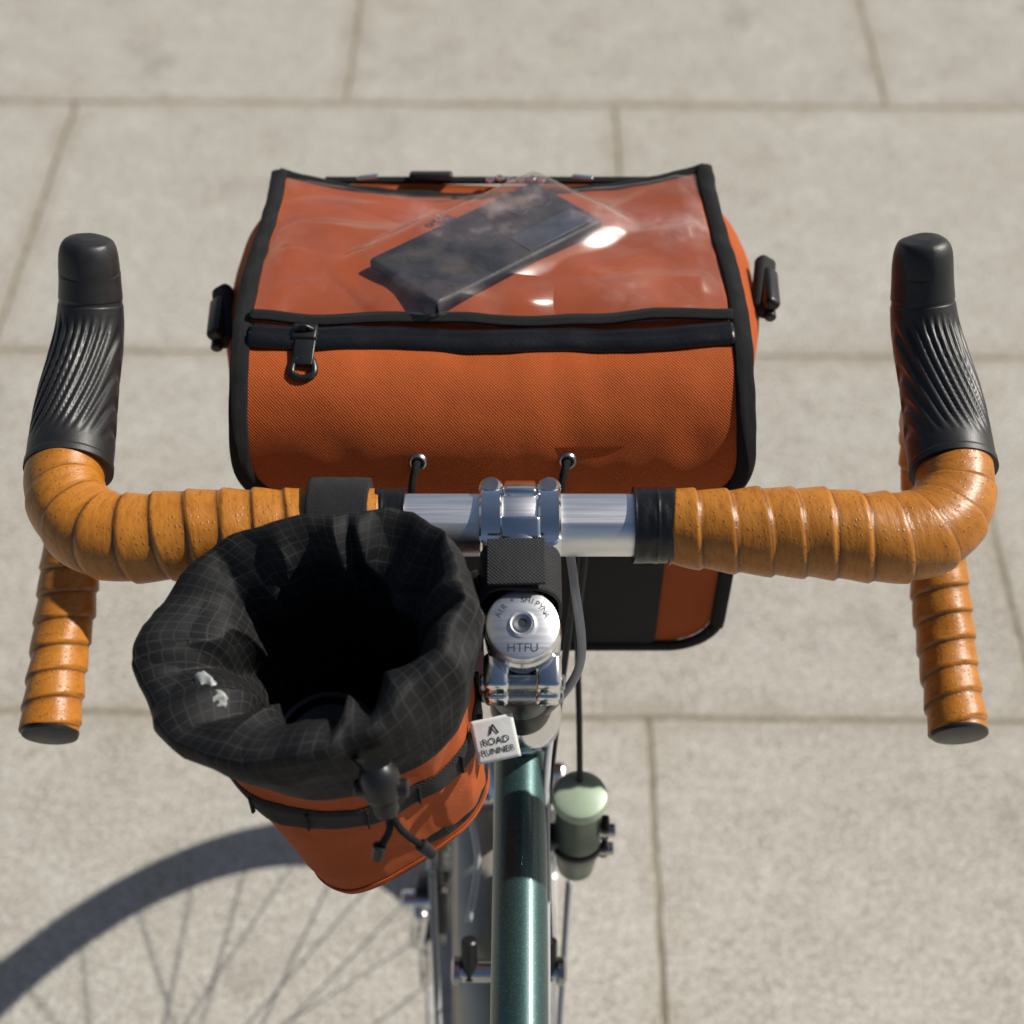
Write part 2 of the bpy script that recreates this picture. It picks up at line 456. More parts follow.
# ================================================================== BICYCLE
bike = empty('bicycle')
CX = 0.004
BY, BZ = 0.479, 1.0
tube('handlebar_clamp_section', (-0.085, BY, BZ), (0.085, BY, BZ), 0.0158, M_bar, bike, nseg=64)
def tdisp(s, th, L):
    pj = s/PITCH + th/(2*math.pi)+.12*noise.noise(V((s*25, math.cos(th)*.6, math.sin(th)*.6)))
    ph = pj % 1.0
    d = 0.0017*(ph-0.55)
    if ph > 0.88: d -= 0.0018*((ph-0.88)/0.12)**1.5
    k = V((s*60, math.cos(th)*1.2, math.sin(th)*1.2))
    k2 = V((s*16, math.cos(th)*.7+4, math.sin(th)*.7))
    return d+0.0007*noise.noise(k)+.0016*noise.noise(k2)
for sgn, x0 in ((1, 0.080), (-1, 0.066)):
    Lf = sgn < 0
    top = [(x0, BY-.0005, BZ, .0195, .0205, 0, 0), (0.11, .4755, 1.0, .0212, .0215, 0, 0), (0.15, .4735, 1.0, .0230, .022, 0, 0), (0.185, .4715, .999, .0236, .0215, 0, 0),
           (0.208, .4760, .998, .0225, .0212, 0, 0), (0.2225, .4900, .998, .0214, .021, 0, 0), (0.2290, .507, .999, .0205, .021, .001, 0), (0.2290, .535, 1.0, .019, .019, .002, 0),
           (0.230, .565, .990, .017, .017, .006, 0), (0.237, .582, .960, .0168, .0168, .0085, 0), (0.2445, .572, .922, .0168, .0168, .0095, .000),
           (0.251, .540, .888, .0168, .0168, .0080, -.002), (0.256, .495, .867, .0166, .0166, .0045, -.0050), (0.259, .447, .856, .0165, .0165, .0005, -.0075)]
    pts = [(sgn*(p[0]+(p[5] if Lf else p[6])), *p[1:5]) for p in top]
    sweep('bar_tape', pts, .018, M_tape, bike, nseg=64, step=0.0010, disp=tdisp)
    e = V(pts[-1][:3]); d = (e-V(pts[-2][:3])).normalized()
    lathe('bar_end_plug', [(0.0150, -0.001), (0.0158, 0.0005), (0.0154, 0.0020), (0.012, 0.0028), (0, 0.0030)], e, d, M_bplast, bike)
    hp = [(0.2290, .516, .999, .0222, .0215, .001), (0.2292, .535, 1.002, .0222, .0218, .0018), (0.2295, .558, 1.006, .0214, .0212, .0025),
          (0.2280, .580, 1.011, .0198, .0203, .0035), (0.2255, .597, 1.018, .0186, .0195, .0045), (0.2235, .608, 1.028, .0174, .0185, .0055),
          (0.2218, .616, 1.041, .0163, .0178, .0062), (0.2208, .620, 1.050, .0160, .0170, .0065), (0.2204, .6235, 1.0575, .0150, .0152, .0065), (0.2202, .6255, 1.0618, .0122, .0118, .0065), (0.2200, .6262, 1.0635, .0050, .006, .0065)]
    def hd(s, th, L, sgn=sgn):
        f = s/L
        w = max(0, min(1, (f-0.08)/0.10))*max(0, min(1, (0.70-f)/0.12))
        ca = math.cos(th)*sgn
        x = ca*.021
        xx = x+.012*math.sin(f*4.5)*(.6+.4*ca)
        g = math.sin(2*math.pi*(xx/.0050+s/.0210))
        fade = max(0, min(1, (math.sin(th)+.55)/.5))
        d = -0.0013*w*fade*max(0, g+.15)
        if f < 0.03: d += 0.0006
        if 0.735 < f < 0.755: d -= 0.0004
        if f > .86: d -= .0007*max(0, math.cos(3*th))
        return d
    sweep('brake_hood', [(sgn*(p[0]+(p[5] if Lf else 0)), *p[1:5]) for p in hp], .02, M_hood, bike, nseg=140, step=0.0006, disp=hd)
    ox = .006 if Lf else 0
    lv = [(sgn*(.226+ox), .608, 1.010, .009, .010), (sgn*(.228+ox), .622, .990, .008, .006), (sgn*(.236+ox), .620, .960, .0075, .0045),
          (sgn*(.243+ox), .605, .925, .0075, .004), (sgn*(.250+ox), .593, .895, .006, .004)]
    sweep('brake_lever', lv, .008, M_bplast, bike, nseg=16)
def fd(s, th, L):
    return 0.0003*noise.noise(V((s*300, math.cos(th)*2, math.sin(th)*2)))+(.0003 if (s % .011) < .0012 else 0)
sweep('finishing_tape', [(0.0605, BY, BZ), (0.0815, BY, BZ)], .0192, M_zip, bike, nseg=64, step=.0006, disp=fd)
sweep('finishing_tape', [(-0.053, BY, BZ), (-0.0680, BY, BZ)], .0190, M_zip, bike, nseg=64, step=.0006, disp=fd)

# stem
AX = V((0, .292, -.956)).normalized()
CAP = V((CX+.001, .4165, 0.9995))
for dx in (-0.0145, 0.0145):
    lathe('stem_clamp_ring', [(0.0150, -.0056), (0.0195, -.0056), (0.0205, -.0046), (0.0205, .0046), (0.0195, .0056), (0.0150, .0056)],
          (CX+dx, BY, BZ), (1, 0, 0), M_chrome, bike)
    tube('stem_bolt_boss', (CX+dx, BY+.0175, BZ-.02), (CX+dx, BY+.0100, BZ+.0180), 0.0060, M_chrome, bike, bev=.0012)
    tube('stem_bolt', (CX+dx, BY+.0100, BZ+.0178), (CX+dx, BY+.0095, BZ+.0205), 0.0047, M_bolt, bike, bev=.001)
    tube('stem_bolt_boss', (CX+dx, BY-.0175, BZ-.018), (CX+dx, BY-.0165, BZ+.012), 0.0058, M_chrome, bike, bev=.0012)
lathe('stem_faceplate', [(0.0155, -.0092), (0.0180, -.0092), (0.0184, -.008), (0.0184, .008), (0.0180, .0092), (0.0155, .0092)],
      (CX, BY, BZ), (1, 0, 0), M_bar, bike)
box('stem_faceplate_bridge', (CX, BY+.010, BZ+.0155), (.017, .014, .006), M_chrome, bike, (R(-28), 0, 0), .002)
box('stem_rear_bridge', (CX, BY-.013, BZ+.0135), (.020, .012, .006), M_chrome, bike, (R(38), 0, 0), .002)
sweep('stem_body', [(CX, BY-.010, BZ-.001, .0175, .0165), (CX, BY-.030, BZ-.005, .0160, .0155), (CX, BY-.056, BZ-.012, .0185, .0175)], .016, M_chrome, bike, nseg=48, step=.002)
lathe('steerer_clamp', [(0, .0), (.0168, .0), (.0186, .002), (.0190, .006), (.0190, .042), (.0178, .045), (0, .045)], CAP+AX*.004, AX, M_chrome, bike)
for s in (.013, .034):
    for sx in (-1, 1):
        p = CAP+AX*(s+.003)+V((sx*.0125, -.0175, -.005))
        box('clamp_lug', p, (.0125, .018, .014), M_chrome, bike, (R(17), 0, 0), .003)
    p = CAP+AX*(s+.004)+V((0, -.0215, -.006))
    tube('clamp_bolt', p-V((.0205, 0, 0)), p+V((.0205, 0, 0)), .0040, M_bolt, bike, bev=.0008)
lathe('stem_top_cap', [(0, -.0040), (.0030, -.0040), (.0030, -.0052), (.0058, -.0058), (.0062, -.0050), (.0066, -.0044), (.0080, -.0042), (.0160, -.0040), (.0172, -.0034), (.0178, -.002), (.0178, .003), (0, .003)],
      CAP, AX, M_bar, bike, 72)
up = -AX
lathe('cap_bolt', [(0, .0004), (.0022, .0004), (.0023, .0014), (.0044, .0018), (.0048, .0008), (.0048, 0)], CAP+up*.0044, up, M_bolt, bike)
lathe('cap_bolt_socket', [(0, .0), (.0021, 0), (.0021, .0002), (0, .0002)], CAP+up*.0050, up, M_ink, bike, 6)
xa = V((1, 0, 0)); ya = up.cross(xa).normalized()
def capM(a, r):
    rad = xa*math.sin(a)+ya*math.cos(a)
    tang = xa*math.cos(a)-ya*math.sin(a)
    o = CAP+up*.00415+rad*r
    return Matrix(((tang.x, rad.x, up.x, o.x), (tang.y, rad.y, up.y, o.y), (tang.z, rad.z, up.z, o.z), (0, 0, 0, 1)))
txt = 'AIR * SHIPYNA'
for i, ch in enumerate(txt):
    if ch != ' ': text('cap_engraving', ch, .0042, M_ink, bike, capM(R(-68+i*136/(len(txt)-1)), .0122), .00003)
o = CAP+up*.00415-ya*.0118
text('cap_engraving', 'HTFU', .0060, M_ink, bike, Matrix(((xa.x, ya.x, up.x, o.x), (xa.y, ya.y, up.y, o.y), (xa.z, ya.z, up.z, o.z), (0, 0, 0, 1))), .00003)
lathe('headset_spacers', [(.0165, .048), (.0172, .049), (.0172, .074), (.0165, .075), (.0172, .076), (.0172, .104), (.0165, .105), (.0172, .106), (.0172, .140)], CAP, AX, M_bplast, bike)
lathe('headset', [(.0170, .136), (.0205, .140), (.0228, .146), (.0230, .151), (.0215, .152), (.0215, .154), (.0228, .155), (.0228, .166), (.0200, .170)], CAP, AX, M_chrome, bike)
HT0 = CAP+AX*.167; HT1 = CAP+AX*.312
tube('head_tube', HT0, HT1, .0188, M_teal, bike)
lathe('lower_headset', [(.019, .31), (.023, .313), (.023, .322), (.019, .326)], CAP, AX, M_chrome, bike)
TT0 = CAP+AX*.186
SEAT = V((0.001, -.115, .790))
BB = V((0, .035, .275))
sweep('top_tube', [tuple(TT0), tuple(TT0.lerp(SEAT, .5)), tuple(SEAT)], .0152, M_teal, bike, nseg=48, step=.02)
sweep('down_tube', [tuple(CAP+AX*.285), tuple((CAP+AX*.285).lerp(BB, .5)), tuple(BB)], .0160, M_teal, bike, nseg=40, step=.02)
tube('seat_tube', BB, SEAT+(SEAT-BB).normalized()*.03, .0143, M_teal, bike)
tube('seatpost', SEAT, SEAT+(SEAT-BB).normalized()*.14, .0136, M_chrome, bike)
SD = SEAT+(SEAT-BB).normalized()*.145
sweep('saddle', [(0, SD.y-.11, SD.z+.03, .068, .018), (0, SD.y-.08, SD.z+.035, .072, .022), (0, SD.y-.02, SD.z+.03, .045, .02), (0, SD.y+.05, SD.z+.028, .024, .017), (0, SD.y+.12, SD.z+.026, .017, .012)], .03, M_bplast, bike, nseg=32)
for sx in (-1, 1):
    tube('saddle_rail', (sx*.022, SD.y-.09, SD.z+.01), (sx*.015, SD.y+.09, SD.z+.01), .0035, M_bolt, bike, nseg=12)
tube('bottom_bracket', BB-V((.036, 0, 0)), BB+V((.036, 0, 0)), .021, M_teal, bike)
for s, a in ((-1, 0.3), (1, 0.3+math.pi)):
    q = BB+V((s*.075, math.cos(a)*.17, math.sin(a)*.17))
    sweep('crank_arm', [tuple(BB+V((s*.055, 0, 0))), tuple(q)], (.007, .014), M_chrome, bike, nseg=16, step=.03)
    box('pedal', q+V((s*.05, 0, 0)), (.09, .07, .02), M_bplast, bike, (0, 0, 0), .004)
lathe('chainring', [(.055, -.0015), (.088, -.0015), (.090, 0), (.088, .0015), (.055, .0015), (.055, -.0015)], BB+V((.045, 0, 0)), (1, 0, 0), M_chrome, bike)
for sx in (-1, 1):
    sweep('chainstay', [tuple(BB+V((sx*.025, -.01, 0))), (sx*.045, -.2, .305), (sx*.063, -.40, .34)], .010, M_teal, bike, nseg=16)
    sweep('seatstay', [(sx*.014, SEAT.y-.01, SEAT.z-.01), (sx*.042, -.26, .56), (sx*.063, -.40, .345)], .008, M_teal, bike, nseg=16)

def wheel(cx, cy, name, guard_rng):
    c = V((cx, cy, .34)); rt = .0165
    prof = []
    for k in range(25):
        a = 2*math.pi*k/24
        prof.append((.3235+rt*math.cos(a), rt*math.sin(a)))
    lathe(name+'_tyre', prof, c, (1, 0, 0), M_rub, bike, 128)
    lathe(name+'_rim', [(.311, -.011), (.290, -.0095), (.284, 0), (.290, .0095), (.311, .011), (.311, -.011)], c, (1, 0, 0), M_chrome, bike, 128)
    lathe(name+'_hub', [(0, -.050), (.008, -.050), (.012, -.036), (.027, -.034), (.027, -.030), (.013, -.026), (.013, .026), (.027, .030), (.027, .034), (.012, .036), (.008, .05), (0, .05)], c, (1, 0, 0), M_chrome, bike)
    vs = []; fs = []
    n = 32; rs = .0010
    for i in range(n):
        a = 2*math.pi*i/n; side = 1 if i % 2 else -1
        off = R(52)*(1 if (i//2) % 2 else -1)
        p0 = c+V((side*.032, math.cos(a+off)*.024, math.sin(a+off)*.024)); p1 = c+V((0, math.cos(a)*.288, math.sin(a)*.288))
        T = (p1-p0).normalized(); s = T.cross(V((1, 0, 0))).normalized(); t = T.cross(s); b0 = len(vs)
        for p in (p0, p1):
            for k in range(6):
                b = math.pi*k/3; vs.append(p+(s*math.cos(b)+t*math.sin(b))*rs)
        for k in range(6): fs.append((b0+k, b0+(k+1) % 6, b0+6+(k+1) % 6, b0+6+k))
    mesh_obj(name+'_spokes', vs, fs, M_bolt, bike)
    a0, a1 = guard_rng
    def g(u, v):
        a = a0+(a1-a0)*u; w = (v-.5)*2
        r = .3535-.010*w*w
        return V((c.x+w*.0225, c.y+math.cos(a)*r, c.z+math.sin(a)*r))
    grid(name+'_mudguard', g, 80, 10, M_tan, bike, thick=.0012)
WX = -.018
wheel(WX, .640, 'front_wheel', (R(35), R(205)))
wheel(0, -.405, 'rear_wheel', (R(-10), R(200)))
FC = CAP+AX*.335; HB = V((WX, .640, .34))
box('fork_crown', FC+V((-.004, 0, 0)), (.075, .03, .028), M_chrome, bike, (R(17), 0, 0), .006)
for sx in (-1, 1):
    a = FC+V((-.004+sx*.031, 0, 0))
    sweep('fork_blade', [(*a, .012, .010), (*(a.lerp(HB, .4)+V((sx*.014, -.012, 0))), .0105, .009), (*(a.lerp(HB, .8)+V((sx*.024, -.016, 0))), .008, .008), (HB.x+sx*.052, HB.y, HB.z, .007, .007)], .01, M_teal, bike, nseg=24, step=.01)
    sweep('mudguard_stay', [(HB.x+sx*.056, HB.y-.004, HB.z), (HB.x+sx*.052, .46, .31), (HB.x+sx*.030, .300, .275)], .0022, M_chrome, bike, nseg=8, step=.02)
lathe('disc_rotor', [(.058, -.0009), (.080, -.0009), (.080, .0009), (.058, .0009), (.058, -.0009)], HB+V((-.044, 0, 0)), (1, 0, 0), M_bolt, bike, 64)
lathe('disc_rotor_carrier', [(.0, -.001), (.03, -.001), (.03, .001), (.0, .001)], HB+V((-.044, 0, 0)), (1, 0, 0), M_bplast, bike, 32)
box('brake_caliper', HB+V((-.050, -.070, .045)), (.030, .034, .050), M_bplast, bike, (R(-25), 0, 0), .006)
box('brake_caliper_body', HB+V((-.062, -.085, .040)), (.014, .030, .040), M_chrome, bike, (R(-25), R(10), 0), .005)
tube('caliper_banjo', HB+V((-.075, -.075, .060)), HB+V((-.050, -.075, .060)), .008, M_chrome, bike, bev=.001)
box('caliper_mount', HB+V((-.056, -.105, .010)), (.012, .016, .050), M_chrome, bike, (R(-25), 0, 0), .003)
dt = (BB-(CAP+AX*.285)).normalized(); sh = (CAP+AX*.285)+dt*.135
sh.x = -.002
tube('downtube_cable_stop', sh-V((.034, 0, 0)), sh+V((.034, 0, 0)), .0075, M_chrome, bike, bev=.003)
for sx in (-1, 1):
    tube('barrel_adjuster', sh+V((sx*.026, .012, .022)), sh+V((sx*.026, -.004, -.002)), .0055, M_bplast, bike, bev=.001)
    lathe('cable_stop_nut', [(0, 0), (.006, 0), (.0095, .002), (.0095, .006), (.006, .008), (0, .008)], sh+V((sx*.030, 0, 0)), (sx, 0, 0), M_bolt, bike, 24)
KN = V((.043, .471, .742))
lathe('canister_lid', [(0, .004), (.014, .004), (.0168, .0025), (.0176, -.000), (.0176, -.005), (.0160, -.007)], KN, (0, 0, 1), M_cap2, bike)
lathe('canister_body', [(.0150, -.005), (.0150, -.040), (.0165, -.043), (.0165, -.064), (.0140, -.074), (.0125, -.092), (0, -.094)], KN, (0, 0, 1), M_can, bike)
box('canister_bracket', KN+V((-.018, -.002, -.05)), (.022, .016, .014), M_bplast, bike, (0, 0, 0), .003)
for dz in (-.033, -.058):
    tube('canister_bracket_bolt', KN+V((.012, -.006, dz)), KN+V((.024, -.006, dz)), .0045, M_bolt, bike, bev=.001)
    box('canister_clamp_ear', KN+V((.017, -.004, dz)), (.006, .012, .014), M_bplast, bike, (0, 0, 0), .002)
sweep('canister_strap', [tuple(KN+V((.017*math.cos(a), .017*math.sin(a), -.055))) for a in [k*math.pi/4 for k in range(9)]], (.0015, .004), M_bplast, bike, nseg=8)
def cable(pts, r, mat, name='cable_housing'):
    sweep(name, pts, r, mat, bike, nseg=12, step=.004)
cable([(.028, .498, .975), (.032, .470, .965), (.036, .445, .93), (.022, .440, .895), (.010, .460, .85), (.020, .49, .80)], .0024, M_cableg)
cable([(.040, .560, .93), (.043, .545, .90), (.040, .53, .84), (.042, .50, .78), (.043, .478, .742)], .0020, M_cable)
cable([(.034, .60, .92), (.038, .545, .91), (.034, .52, .86), (.026, .48, .80), (.021, .44, .76), (.024, .41, .66)], .0022, M_cable)
cable([(.022, .455, .84), (.0195, .43, .825), (.0190, .36, .800), (.019, .30, .76)], .0022, M_cableg)
cable([(-.03, .50, .80), (-.030, .48, .74), (-.022, .45, .70), (-.028, .42, .67)], .0024, M_cableg)
cable([(-.04, .54, .76), (-.052, .56, .64), (-.058, .575, .50), (-.060, .57, .41)], .0026, M_cable)
cable([(.040, .475, .62), (.036, .43, .55), (.032, .38, .46), (.03, .30, .36)], .0026, M_cableg)
cable([(-.058, .50, .58), (-.055, .44, .52), (-.05, .36, .42), (-.045, .28, .34)], .0026, M_cableg)

# ================================================================== HANDLEBAR BAG
hb = empty('handlebar_bag')
BX = -.010
prof = [(.776, .994), (.74, .9985), (.70, 1.003), (.66, 1.008), (.62, 1.0115), (.595, 1.0110), (.574, 1.005), (.558, .993), (.548, .977), (.5425, .960), (.5415, .944)]
pr3 = [(0, y, z) for y, z in prof]
PR, PL = resample(pr3, .001)
def lid_p(s):
    t = max(0, min(1, s/PL))*(len(PR)-1); i = min(int(t), len(PR)-2); f = t-i
    return PR[i][1]+(PR[i+1][1]-PR[i][1])*f, PR[i][2]+(PR[i+1][2]-PR[i][2])*f
def half_w(s):
    b = .1345+.0035*min(1, s/.18)
    b -= .0012*math.sin(s*38)
    d = s-(PL-.034)
    if d > 0: b -= .034-math.sqrt(max(0, .034**2-d*d))*1.0
    return b
def lid(x, s, lift=0):
    y, z = lid_p(s); hw = half_w(s)
    X = BX-.003*(1-s/PL)+x*hw
    sag = (1-x*x)
    wb = max(0, 1-s/.12)
    z -= .016*sag*wb*wb
    y -= .008*sag*wb*wb
    z += .002*x*wb
    z -= .0050*(1-x**4)*math.exp(-((s-.165)/.02)**2)
    nz = .0038*noise.noise(V((X*14, s*17, 3.1)))+.0009*noise.noise(V((X*50, s*40, 7)))
    y0_, z0_ = lid_p(s-.001); y2, z2 = lid_p(s+.002)
    T = V((0, y2-y0_, z2-z0_)).normalized()
    nn = T.cross(V((1, 0, 0)))
    if nn.z < 0 and abs(nn.z) > abs(nn.y): nn = -nn
    if abs(nn.y) >= abs(nn.z) and nn.y > 0: nn = -nn
    return V((X, y, z))+nn*(nz*(1-.5*abs(x)**6)+lift)
grid('lid_flap', lambda u, v: lid(v*2-1, u*PL), 150, 90, M_or, hb, thick=.0016, flip=True)
edge = []
n = 26
for i in range(n+1): edge.append(tuple(lid(-1, (PL-.0345)*i/n, .001)))
for i in range(1, 9):
    s = PL-.034+.034*math.sin(i/8*math.pi/2); edge.append(tuple(lid(-1, s-.0004, .001)))
for i in range(1, 12): edge.append(tuple(lid(-.72+1.44*i/12, PL-.0003, .001)))
for i in range(8, 0, -1):
    s = PL-.034+.034*math.sin(i/8*math.pi/2); edge.append(tuple(lid(1, s-.0004, .001)))
for i in range(n, -1, -1): edge.append(tuple(lid(1, (PL-.0345)*i/n, .001)))
def bindd(s, th, L): return .0008*noise.noise(V((s*70, th*.5, 2)))
sweep('lid_binding', edge, (.0052, .0022), M_bind, hb, nseg=14, step=.003, disp=bindd)
sweep('lid_back_binding', [tuple(lid(-1+2*i/20, .001, .001)) for i in range(21)], (.0038, .0022), M_bind, hb, nseg=12, step=.003, disp=bindd)
def s_of_y(y):
    for k in range(len(PR)):
        if PR[k][1] <= y: return PL*k/(len(PR)-1)
sz = s_of_y(.6035); sb = s_of_y(.6180)
sweep('window_lower_binding', [tuple(lid(-.97+1.94*i/24, sb+.0014*math.sin(i*.55), .0050+.0006*math.sin(i*1.3))) for i in range(25)], (.0042, .0018), M_bind, hb, nseg=12, step=.003)
sweep('zipper_cover', [tuple(lid(-.965+1.93*i/24, sz+.0012*math.sin(i*.7), .0018)) for i in range(25)], (.0088, .0042), M_zip, hb, nseg=24, step=.002, disp=lambda s, th, L: .0004*noise.noise(V((s*60, th, 0)))-(.0010 if abs(th-math.pi/2) < .16 else 0))
zx = (-.112-BX)/.137
zp = lid(zx, sz, .006)
box('zipper_slider', zp, (.014, .011, .0045), M_bplast, hb, (R(3), 0, R(-3)), .0015)
sweep('zipper_slider_bridge', [tuple(zp+V((-.005, 0, .002))), tuple(zp+V((0, 0, .0050))), tuple(zp+V((.005, 0, .002)))], (.0014, .0014), M_bplast, hb, nseg=10, step=.001)
q = lid(zx, sz+.015, .004)
box('zipper_pull', q+V((0, .002, .0003)), (.0115, .016, .0022), M_bplast, hb, (R(16), 0, R(-4)), .0009)
sweep('zipper_pull_ring', [tuple(q+V(p)) for p in ((-.003, -.001, -.001), (-.0055, -.004, -.002), (-.0058, -.010, -.004), (0, -.0125, -.005), (.0058, -.010, -.004), (.0055, -.004, -.002), (.003, -.001, -.001), (-.003, -.001, -.001))], (.0020, .0016), M_bplast, hb, nseg=10, step=.001)
# vinyl window
ph_c = V((-.014, .6855)); pa = R(42)
PHX, PHY, PHT = .130, .062, .0070
PC = lid((ph_c.x-BX)/.137, s_of_y(ph_c.y)); pz = PC.z+.0068
PM = Matrix.Rotation(R(-6.8), 4, 'X') @ Matrix.Rotation(pa, 4, 'Z')
def ptop(dy): return pz+PHT/2-dy*math.tan(R(6.8))
def vin(u, v):
    x = -.955+1.91*v; s = .004+(sb-.004)*u
    p = lid(x, s)
    dx, dy = p.x-ph_c.x, p.y-ph_c.y
    lx = dx*math.cos(pa)+dy*math.sin(pa); ly = -dx*math.sin(pa)+dy*math.cos(pa)
    d = math.hypot(max(abs(lx)-PHX/2-.001, 0), max(abs(ly)-PHY/2-.001, 0))
    e = (max(0, min(1, u/.06))*max(0, min(1, (1-u)/.06)))**.6*max(0, min(1, v/.05))*max(0, min(1, (1-v)/.05))
    wr_ = (1-abs(noise.noise(V((p.x*20+3, p.y*30, 1))))*2)
    wr2 = max(0, 1-abs(noise.noise(V((p.x*9+8, p.y*17, 4))))*4)
    over = max(0, ptop(dy)+.0012-p.z)
    h = .003+.0020*noise.noise(V((p.x*20, p.y*20, 1)))+.0012*wr_+.0028*wr2
    tgt = max(h, over*math.exp(-(d/.017)**2)+.0005*wr_+.0014*wr2)
    return V((p.x, p.y, p.z+.0016+max(e*tgt, (over if d < .001 else 0))))
grid('clear_window', vin, 90, 140, M_vinyl, hb, flip=True)
def body():
    hx, y0, y1, z0, z1 = .160, .5495, .790, .80, .986
    cy = (y0+y1)/2; hy = (y1-y0)/2
    rings = [(z0, .86), (z0+.004, .93), (z0+.015, .95), (z0+.06, .97), (z1-.05, 1.01), (z1-.026, 1.0), (z1-.014, .965), (z1-.006, .92), (z1-.009, .86), (z1-.020, .5), (z1-.020, .05)]
    def f(u, v):
        z, k = cr(rings, u*(len(rings)-1))
        a = 2*math.pi*v; e = .30
        ca, sa = math.cos(a), math.sin(a)
        y = hy*k*math.copysign(abs(sa)**e, sa)
        yn = y/hy
        hh = (hx+(.003 if ca < 0 else 0))*(1-.17*max(0, -yn)**1.1-.05*max(0, yn)**2)
        x = hh*k*math.copysign(abs(ca)**e, ca)
        nz = .003*noise.noise(V((x*15, y*15, z*20)))
        kk = 1+nz*8
        ky = 1/max(k, .9) if sa < 0 and k > .85 else 1
        return V((BX+x*kk, cy+(max(-hy, y*ky) if sa < 0 else y*kk), z+nz*.5))
    return grid('bag_body', f, 70, 160, M_or, hb, wrap=True)
body()
def rrect(cx, cz, hx, hz, r, y, n=6):
    out = []
    for qx, qz, a0 in ((1, -1, -90), (1, 1, 0), (-1, 1, 90), (-1, -1, 180)):
        for k in range(n+1):
            a = R(a0+90*k/n); out.append((cx+qx*(hx-r)+r*math.cos(a), y, cz+qz*(hz-r)+r*math.sin(a)))
    out.append(out[0]); return out
sweep('rear_panel_binding', rrect(BX, .872, .1375, .073, .030, .5465), (.0025, .0046), M_bind, hb, nseg=12, step=.003)
pp = rrect(BX, .872, .134, .069, .028, .5475)[:-1]
mesh_obj('rear_panel', pp, [tuple(range(len(pp)))], M_or, hb, False, [[(p[0], p[2]) for p in pp]])
pp = rrect(BX+.0, .872, .100, .0685, .004, .5455)[:-1]
mesh_obj('rear_panel_mesh_pocket', pp, [tuple(range(len(pp)))], M_web, hb, False, [[(p[0], p[2]) for p in pp]])
for gx in (-.0505, .0305):
    s = s_of_y(.5468)
    x = (gx-BX)/.137
    p = lid(x, s, .0012); nrm = V((0, -.90, .42)).normalized()
    lathe('grommet', [(.0024, .0), (.0027, .0012), (.0038, .0016), (.0048, .0008), (.0052, -.0004)], p, nrm, M_bolt, hb, 28)
    lathe('grommet_hole', [(0, .0002), (.0027, .0002)], p, nrm, M_ink, hb, 16)
    sweep('shock_cord', [tuple(p-nrm*.002), tuple(p+nrm*.004+V((-.001, 0, -.001))), tuple(p+V((-.003, -.009, -.006))), tuple(p+V((-.004, -.018, -.018))), (gx-.004, .508, .950)], .0021, M_bind, hb, nseg=10, step=.002)
for sx, lx, ly, lz in ((-1, -.172, .668, .966), (1, .152, .690, .970)):
    box('side_webbing_tab', (lx-sx*.012, ly, lz-.004), (.026, .030, .005), M_web, hb, (R(4), R(sx*38), 0), .0015)
    box('side_strap_loop', (lx+sx*.001, ly+.002, lz+.001), (.013, .046, .010), M_web, hb, (R(6), R(sx*30), R(sx*-6)), .004, 4)
    box('side_ladder_buckle', (lx+sx*.004, ly-.004, lz+.004), (.010, .034, .009), M_bplast, hb, (R(-4), R(sx*35), R(sx*-6)), .003, 4)
    tube('side_buckle_bar', (lx+sx*.003, ly-.024, lz-.002), (lx+sx*.003, ly+.022, lz+.004), .0035, M_bplast, hb, bev=.001)
sweep('front_pocket_zipper', [(BX+x, .783, .981) for x in (-.11, -.06, -.02, .02, .06, .11)], (.003, .002), M_bind, hb, nseg=10)
box('front_strap_buckle', (-.052, .783, .9845), (.028, .009, .005), M_bplast, hb, (R(-20), 0, 0), .002)
for k in range(6):
    a = V((-.014+k*.0066, .777+.0012*math.sin(k*2), .9860+.0006*(k % 2)))
    lathe('front_chain_link', [(.0016, -.0008), (.0030, -.0008), (.0030, .0008), (.0016, .0008), (.0016, -.0008)], a, V((math.sin(k)*.5, .3, 1.4)), M_chrome, hb, 16)
for px, rz in ((-.092, 12), (.045, -8)):
    box('front_zipper_pull', (px, .778, .9875), (.014, .005, .0022), M_chrome, hb, (R(-15), 0, R(rz)), .0009)

ph = empty('phone_case')
bm_o = box('phone_sleeve', V((ph_c.x, ph_c.y, pz)), (PHX, PHY, PHT), M_phone, ph, PM, .0032, 4)
MB = Matrix.Translation(V((ph_c.x, ph_c.y, pz))) @ PM
def ploc(lx, ly, h): return MB @ V((lx, ly, h))
pn = (PM.to_3x3() @ V((0, 0, 1)))
for lx, ly, r in ((.050, .010, .0058), (.034, .012, .0052), (.052, .022, .0028)):
    p = ploc(lx, ly, PHT/2)
    lathe('sleeve_opening', [(0, .0002), (r, .0002), (r+.001, .0008), (r+.0016, 0)], p, pn, M_ink, ph, 24)
box('sleeve_inner_card', ploc(.034, -.018, PHT/2), (.050, .018, .0010), simple('card_grey', (.055, .066, .09), .35, 0, 40, .5), ph, PM, .0003)
kr = empty('key_chain')
for k in range(8):
    kx, ky = -.048+.0042*k, .722+.0045*math.sin(k*1.1)
    a = V((kx, ky, lid((kx-BX)/.136, s_of_y(ky)).z+.0030+.0006*(k % 2)))
    lathe('chain_link', [(.0014, -.0006), (.0028, -.0006), (.0028, .0006), (.0014, .0006), (.0014, -.0006)], a, V((math.sin(k*1.7), math.cos(k), 1.6)), M_chrome, kr, 14)

